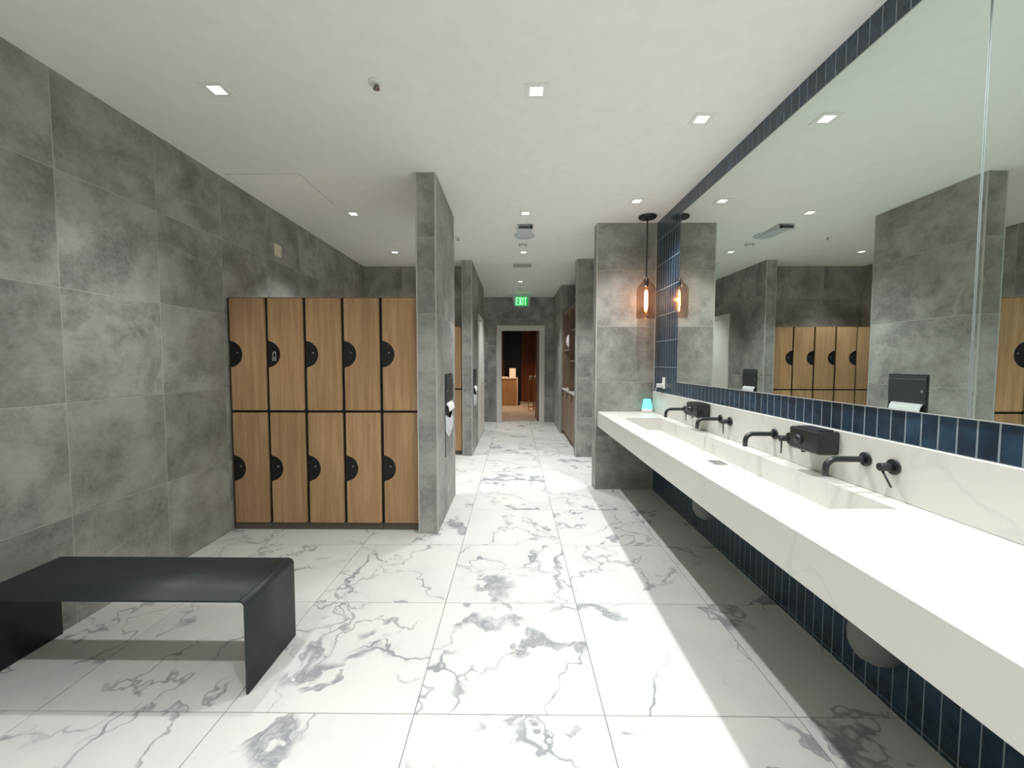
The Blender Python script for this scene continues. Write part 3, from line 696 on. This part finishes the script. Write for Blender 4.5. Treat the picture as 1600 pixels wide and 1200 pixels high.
# ------------------------------------------------------------------ towel dispenser / waste units recessed in the walls
def towel_unit(x, y, label):
    t = thing('towel_dispenser', label, 'towel dispenser', (x, y, 0), group='recessed paper towel and waste units')
    a = .20
    MB().box(.0004, .0016, -a, a, .565, 1.335).build('back_panel', 'unit', t)
    MB().cbox(.0004, .006, -a, -a+.010, .565, 1.335, .001).cbox(.0004, .006, a-.010, a, .565, 1.335, .001).cbox(.0004, .006, -a+.010, a-.010, 1.325, 1.335, .001).build('frame', 'unit', t)
    c = MB(); prof = [(.0004, 1.322), (.012, 1.322), (.018, 1.31), (.020, 1.25), (.019, 1.12), (.016, 1.075), (.010, 1.06), (.0004, 1.06)]
    c.prism(prof, -a+.012, a-.012, 'XZ'); cv = c.build('dispenser_cover', 'unit', t)
    MB().cbox(.019, .024, -.165, -.14, 1.165, 1.19, .002).build('latch', 'chrome', cv)
    MB().cbox(.019, .0215, -a+.014, a-.014, 1.288, 1.293, .001).build('cover_seam', 'steel', cv)
    pts = [(.004, 1.066), (.016, 1.055), (.030, 1.035), (.036, 1.010), (.038, .985), (.034, .984), (.031, 1.005), (.024, 1.028), (.010, 1.044), (.003, 1.055)]
    MB().prism(pts, -.155, .155, 'XZ').build('paper_towel', 'paper', t)
    MB().box(.0018, .003, -a+.012, a-.012, .78, 1.055).build('recess_shade_sheet', 'black', t)  # flat black sheet stands in for the shade inside the bin opening
    # bin liner folded over the rim: a puffed sheet
    nU, nV = 13, 9; V = []; F = []
    rnd = random.Random(3)
    for j in range(nV):
        v = j/(nV-1)
        for i in range(nU):
            u = i/(nU-1); e = math.sin(PI*min(1, max(0, u)))**0.5
            z = .955 - .045*math.sin(PI*u) - v*(.150 + .015*math.sin(5*u)); z -= .018*v*math.sin(PI*u)
            d = .005 + .034*e*math.sin(PI*(0.12+0.86*v))**0.8 + rnd.uniform(-.004, .004)*e
            V.append((d, -a+.014 + (2*a-.028)*u, z))
    for j in range(nV-1):
        for i in range(nU-1): F.append((j*nU+i, j*nU+i+1, (j+1)*nU+i+1, (j+1)*nU+i))
    MB().add(V, F, True).build('bin_liner', 'bag', t)
    MB().cbox(.0006, .003, -a+.014, a-.012, .57, .775, .001).build('waste_bin_door', 'tile', t)
towel_unit(P1[1], 3.975, 'recessed towel dispenser with white liner on the near partition')
towel_unit(HX, 6.625, 'recessed towel dispenser on the hallway wall beyond the partition')

# ------------------------------------------------------------------ niche cabinet on the right of the hall
nc = thing('niche_shelving', 'wooden niche cabinet with open shelves and stone worktop', 'shelving', (0.975, 6.39, 0))
ND = 0.44; NL = 1.90
MB().box(ND-.02, ND, 0, NL, 0, 2.40).build('back_panel', 'oak2', nc)
for y in (0, NL-.025): MB().cbox(0, ND-.02, y, y+.025, 0, 2.40, .002).build('side_panel', 'oak2', nc)
MB().cbox(.0, ND-.02, .93, .955, .93, 2.36, .002).build('divider', 'oak2', nc)
MB().cbox(-.004, ND-.02, .025, NL-.025, 2.36, 2.40, .002).build('head_panel', 'oak2', nc)
MB().cbox(.02, ND-.02, .955, NL-.025, 1.655, 1.685, .002).build('shelf', 'oak2', nc)
MB().cbox(.02, ND-.02, .025, .93, 1.98, 2.01, .002).build('shelf', 'oak2', nc)
MB().cbox(.02, ND-.02, .025, .93, 1.45, 1.48, .002).build('shelf', 'oak2', nc)
MB().cbox(-.012, ND-.02, .025, NL-.025, .90, .93, .003).build('worktop', 'quartz', nc)
MB().box(.04, ND-.02, .025, NL-.025, 0, .08).build('kick_plate', 'plinth', nc)
MB().box(.024, ND-.02, .025, NL-.025, .08, .90).build('carcass', 'black', nc)
for k in range(3):
    y = .027+.617*k
    d = MB().cbox(.002, .022, y, y+.612, .085, .893, .002).build('cabinet_door', 'oak2', nc)
    MB().cbox(-.012, .003, y+.52, y+.535, .77, .88, .002).build('handle', 'blackmetal', d)
vs = thing('vase', 'white rounded vase on the hallway niche shelf', 'vase', (0.975+.17, 8.02, 1.685))
MB().lathe([(.05, 0), (.09, .03), (.125, .10), (.135, .17), (.12, .25), (.08, .30), (.05, .325), (.046, .335)], (0,0,0), 'Z', 28).build('vase_body', 'white', vs)
MB().lathe([(.046, .335), (.052, .342), (.046, .346), (.038, .335)], (0,0,0), 'Z', 28, False).build('rim', 'white', vs)

# ------------------------------------------------------------------ reception beyond the door
rw = struct('wall_reception', MB().box(-1.3, 1.5, 15.0, 15.1, -0.004, 2.7).box(-1.3, -1.2, 9.98, 15.0, -0.004, 2.7).box(1.4, 1.5, 9.98, 15.0, -0.004, 2.7).box(-1.3, 1.5, 9.98, 15.1, 2.62, 2.7), 'void', 'dark reception wall with reddish timber slats seen through the doorway')
for k in range(12):
    x = .27 + k*.058; MB().cbox(x, x+.036, 14.94, 14.998, 0, 2.6, .002).build('slat', 'slatwood', rw)
for k in range(9):
    x = -.86 + k*.058; MB().cbox(x, x+.036, 14.94, 14.998, 0, 2.6, .002).build('slat', 'slatwood', rw)
dk = thing('reception_desk', 'wooden reception desk with pale stone top beyond the doorway', 'desk', (0, 13.5, 0))
MB().cbox(-1.0, .085, .02, .55, 0, .885, .003).build('front_panel', 'oak', dk)
MB().cbox(-1.0, .125, 0, .57, .885, .925, .003).build('top', 'warmwhite', dk)
MB().cbox(.085, .125, 0, .57, 0, .885, .003).build('waterfall_side', 'warmwhite', dk)
sg = thing('desk_sign', 'pale upright sign holder standing on the reception desk', 'sign', (-.05, 13.66, .925))
MB().add([(-.105,0,.006),(.105,0,.006),(.105,.05,.31),(-.105,.05,.31),(-.105,.012,.006),(.105,.012,.006),(.105,.062,.31),(-.105,.062,.31)], [(0,1,2,3),(7,6,5,4),(0,4,5,1),(1,5,6,2),(2,6,7,3),(3,7,4,0)]).build('card', 'paper', sg)
MB().cbox(-.105, .105, -.01, .09, 0, .006, .001).build('foot', 'white', sg)
ps = thing('paper_stack', 'low stack of white papers on the reception desk', 'papers', (-.33, 13.68, .925))
for k in range(4): MB().cbox(-.13+.004*k, .13-.003*k, -.10, .10, .007*k, .007*k+.0068, .001).build('paper_sheaf', 'paper', ps)
def stand(x, y, lb):
    t = thing('brass_stand', lb, 'stand', (x, y, 0), group='brass stands in the reception')
    for sx in (-1, 1):
        for sy in (-1, 1): MB().cbox(sx*.07-.008, sx*.07+.008, sy*.07-.008, sy*.07+.008, 0, .92, .002).build('leg', 'brass', t)
    MB().cbox(-.085, .085, -.085, .085, .92, .935, .002).build('top', 'brass', t)
    MB().cbox(-.062, .062, -.078, -.062, .10, .116, .002).cbox(-.062, .062, .062, .078, .10, .116, .002).build('stretcher', 'brass', t)
    c = thing('cup', 'small white cup on the ' + lb.split(' in ')[0].replace('slim ', ''), 'cup', (x, y, .935), group='cups on the brass stands')
    MB().lathe([(.035, 0), (.05, .004), (.055, .05), (.056, .09)], (0,0,0), 'Z', 20).build('cup_body', 'white', c)
    MB().lathe([(.056, .09), (.058, .094), (.050, .094), (.048, .08)], (0,0,0), 'Z', 20, False).build('rim', 'white', c)
stand(.50, 12.2, 'slim left brass stand in the reception')
stand(.68, 12.55, 'slim right brass stand in the reception')
od = thing('door_leaf', 'open dark wooden door leaf at the right of the far doorway', 'door', (DX1-.045, EY+.15, 0))
MB().cbox(0, .042, 0, .88, .01, DZ-.01, .003).build('leaf', 'oak2', od)
MB().cbox(-.006, .001, .02, .16, .70, 1.30, .002).build('push_plate', 'blackmetal', od)
rl = thing('reception_lamp', 'warm ceiling spot above the reception desk', 'downlight', (-.05, 12.7, 2.62))
MB().lathe([(.06, 0), (.06, -.01), (.045, -.012), (.04, -.002)], (0,0,0), 'Z', 24, False).build('trim_ring', 'blackmetal', rl)
MB().cyl((0,0,0), .038, -.001, -.004, 'Z', 20).build('lens', emit('warm_lens', (1, .72, .45, 1), 6), rl)
l3 = bpy.data.lights.new('reception_lamp_light', 'SPOT'); l3.energy = 170; l3.color = (1, .62, .38); l3.spot_size = math.radians(140); l3.spot_blend = .8; l3.shadow_soft_size = .05
o3 = bpy.data.objects.new('reception_lamp_light', l3); C.objects.link(o3); o3.parent = rl; o3.location = (0, 0, -.02)
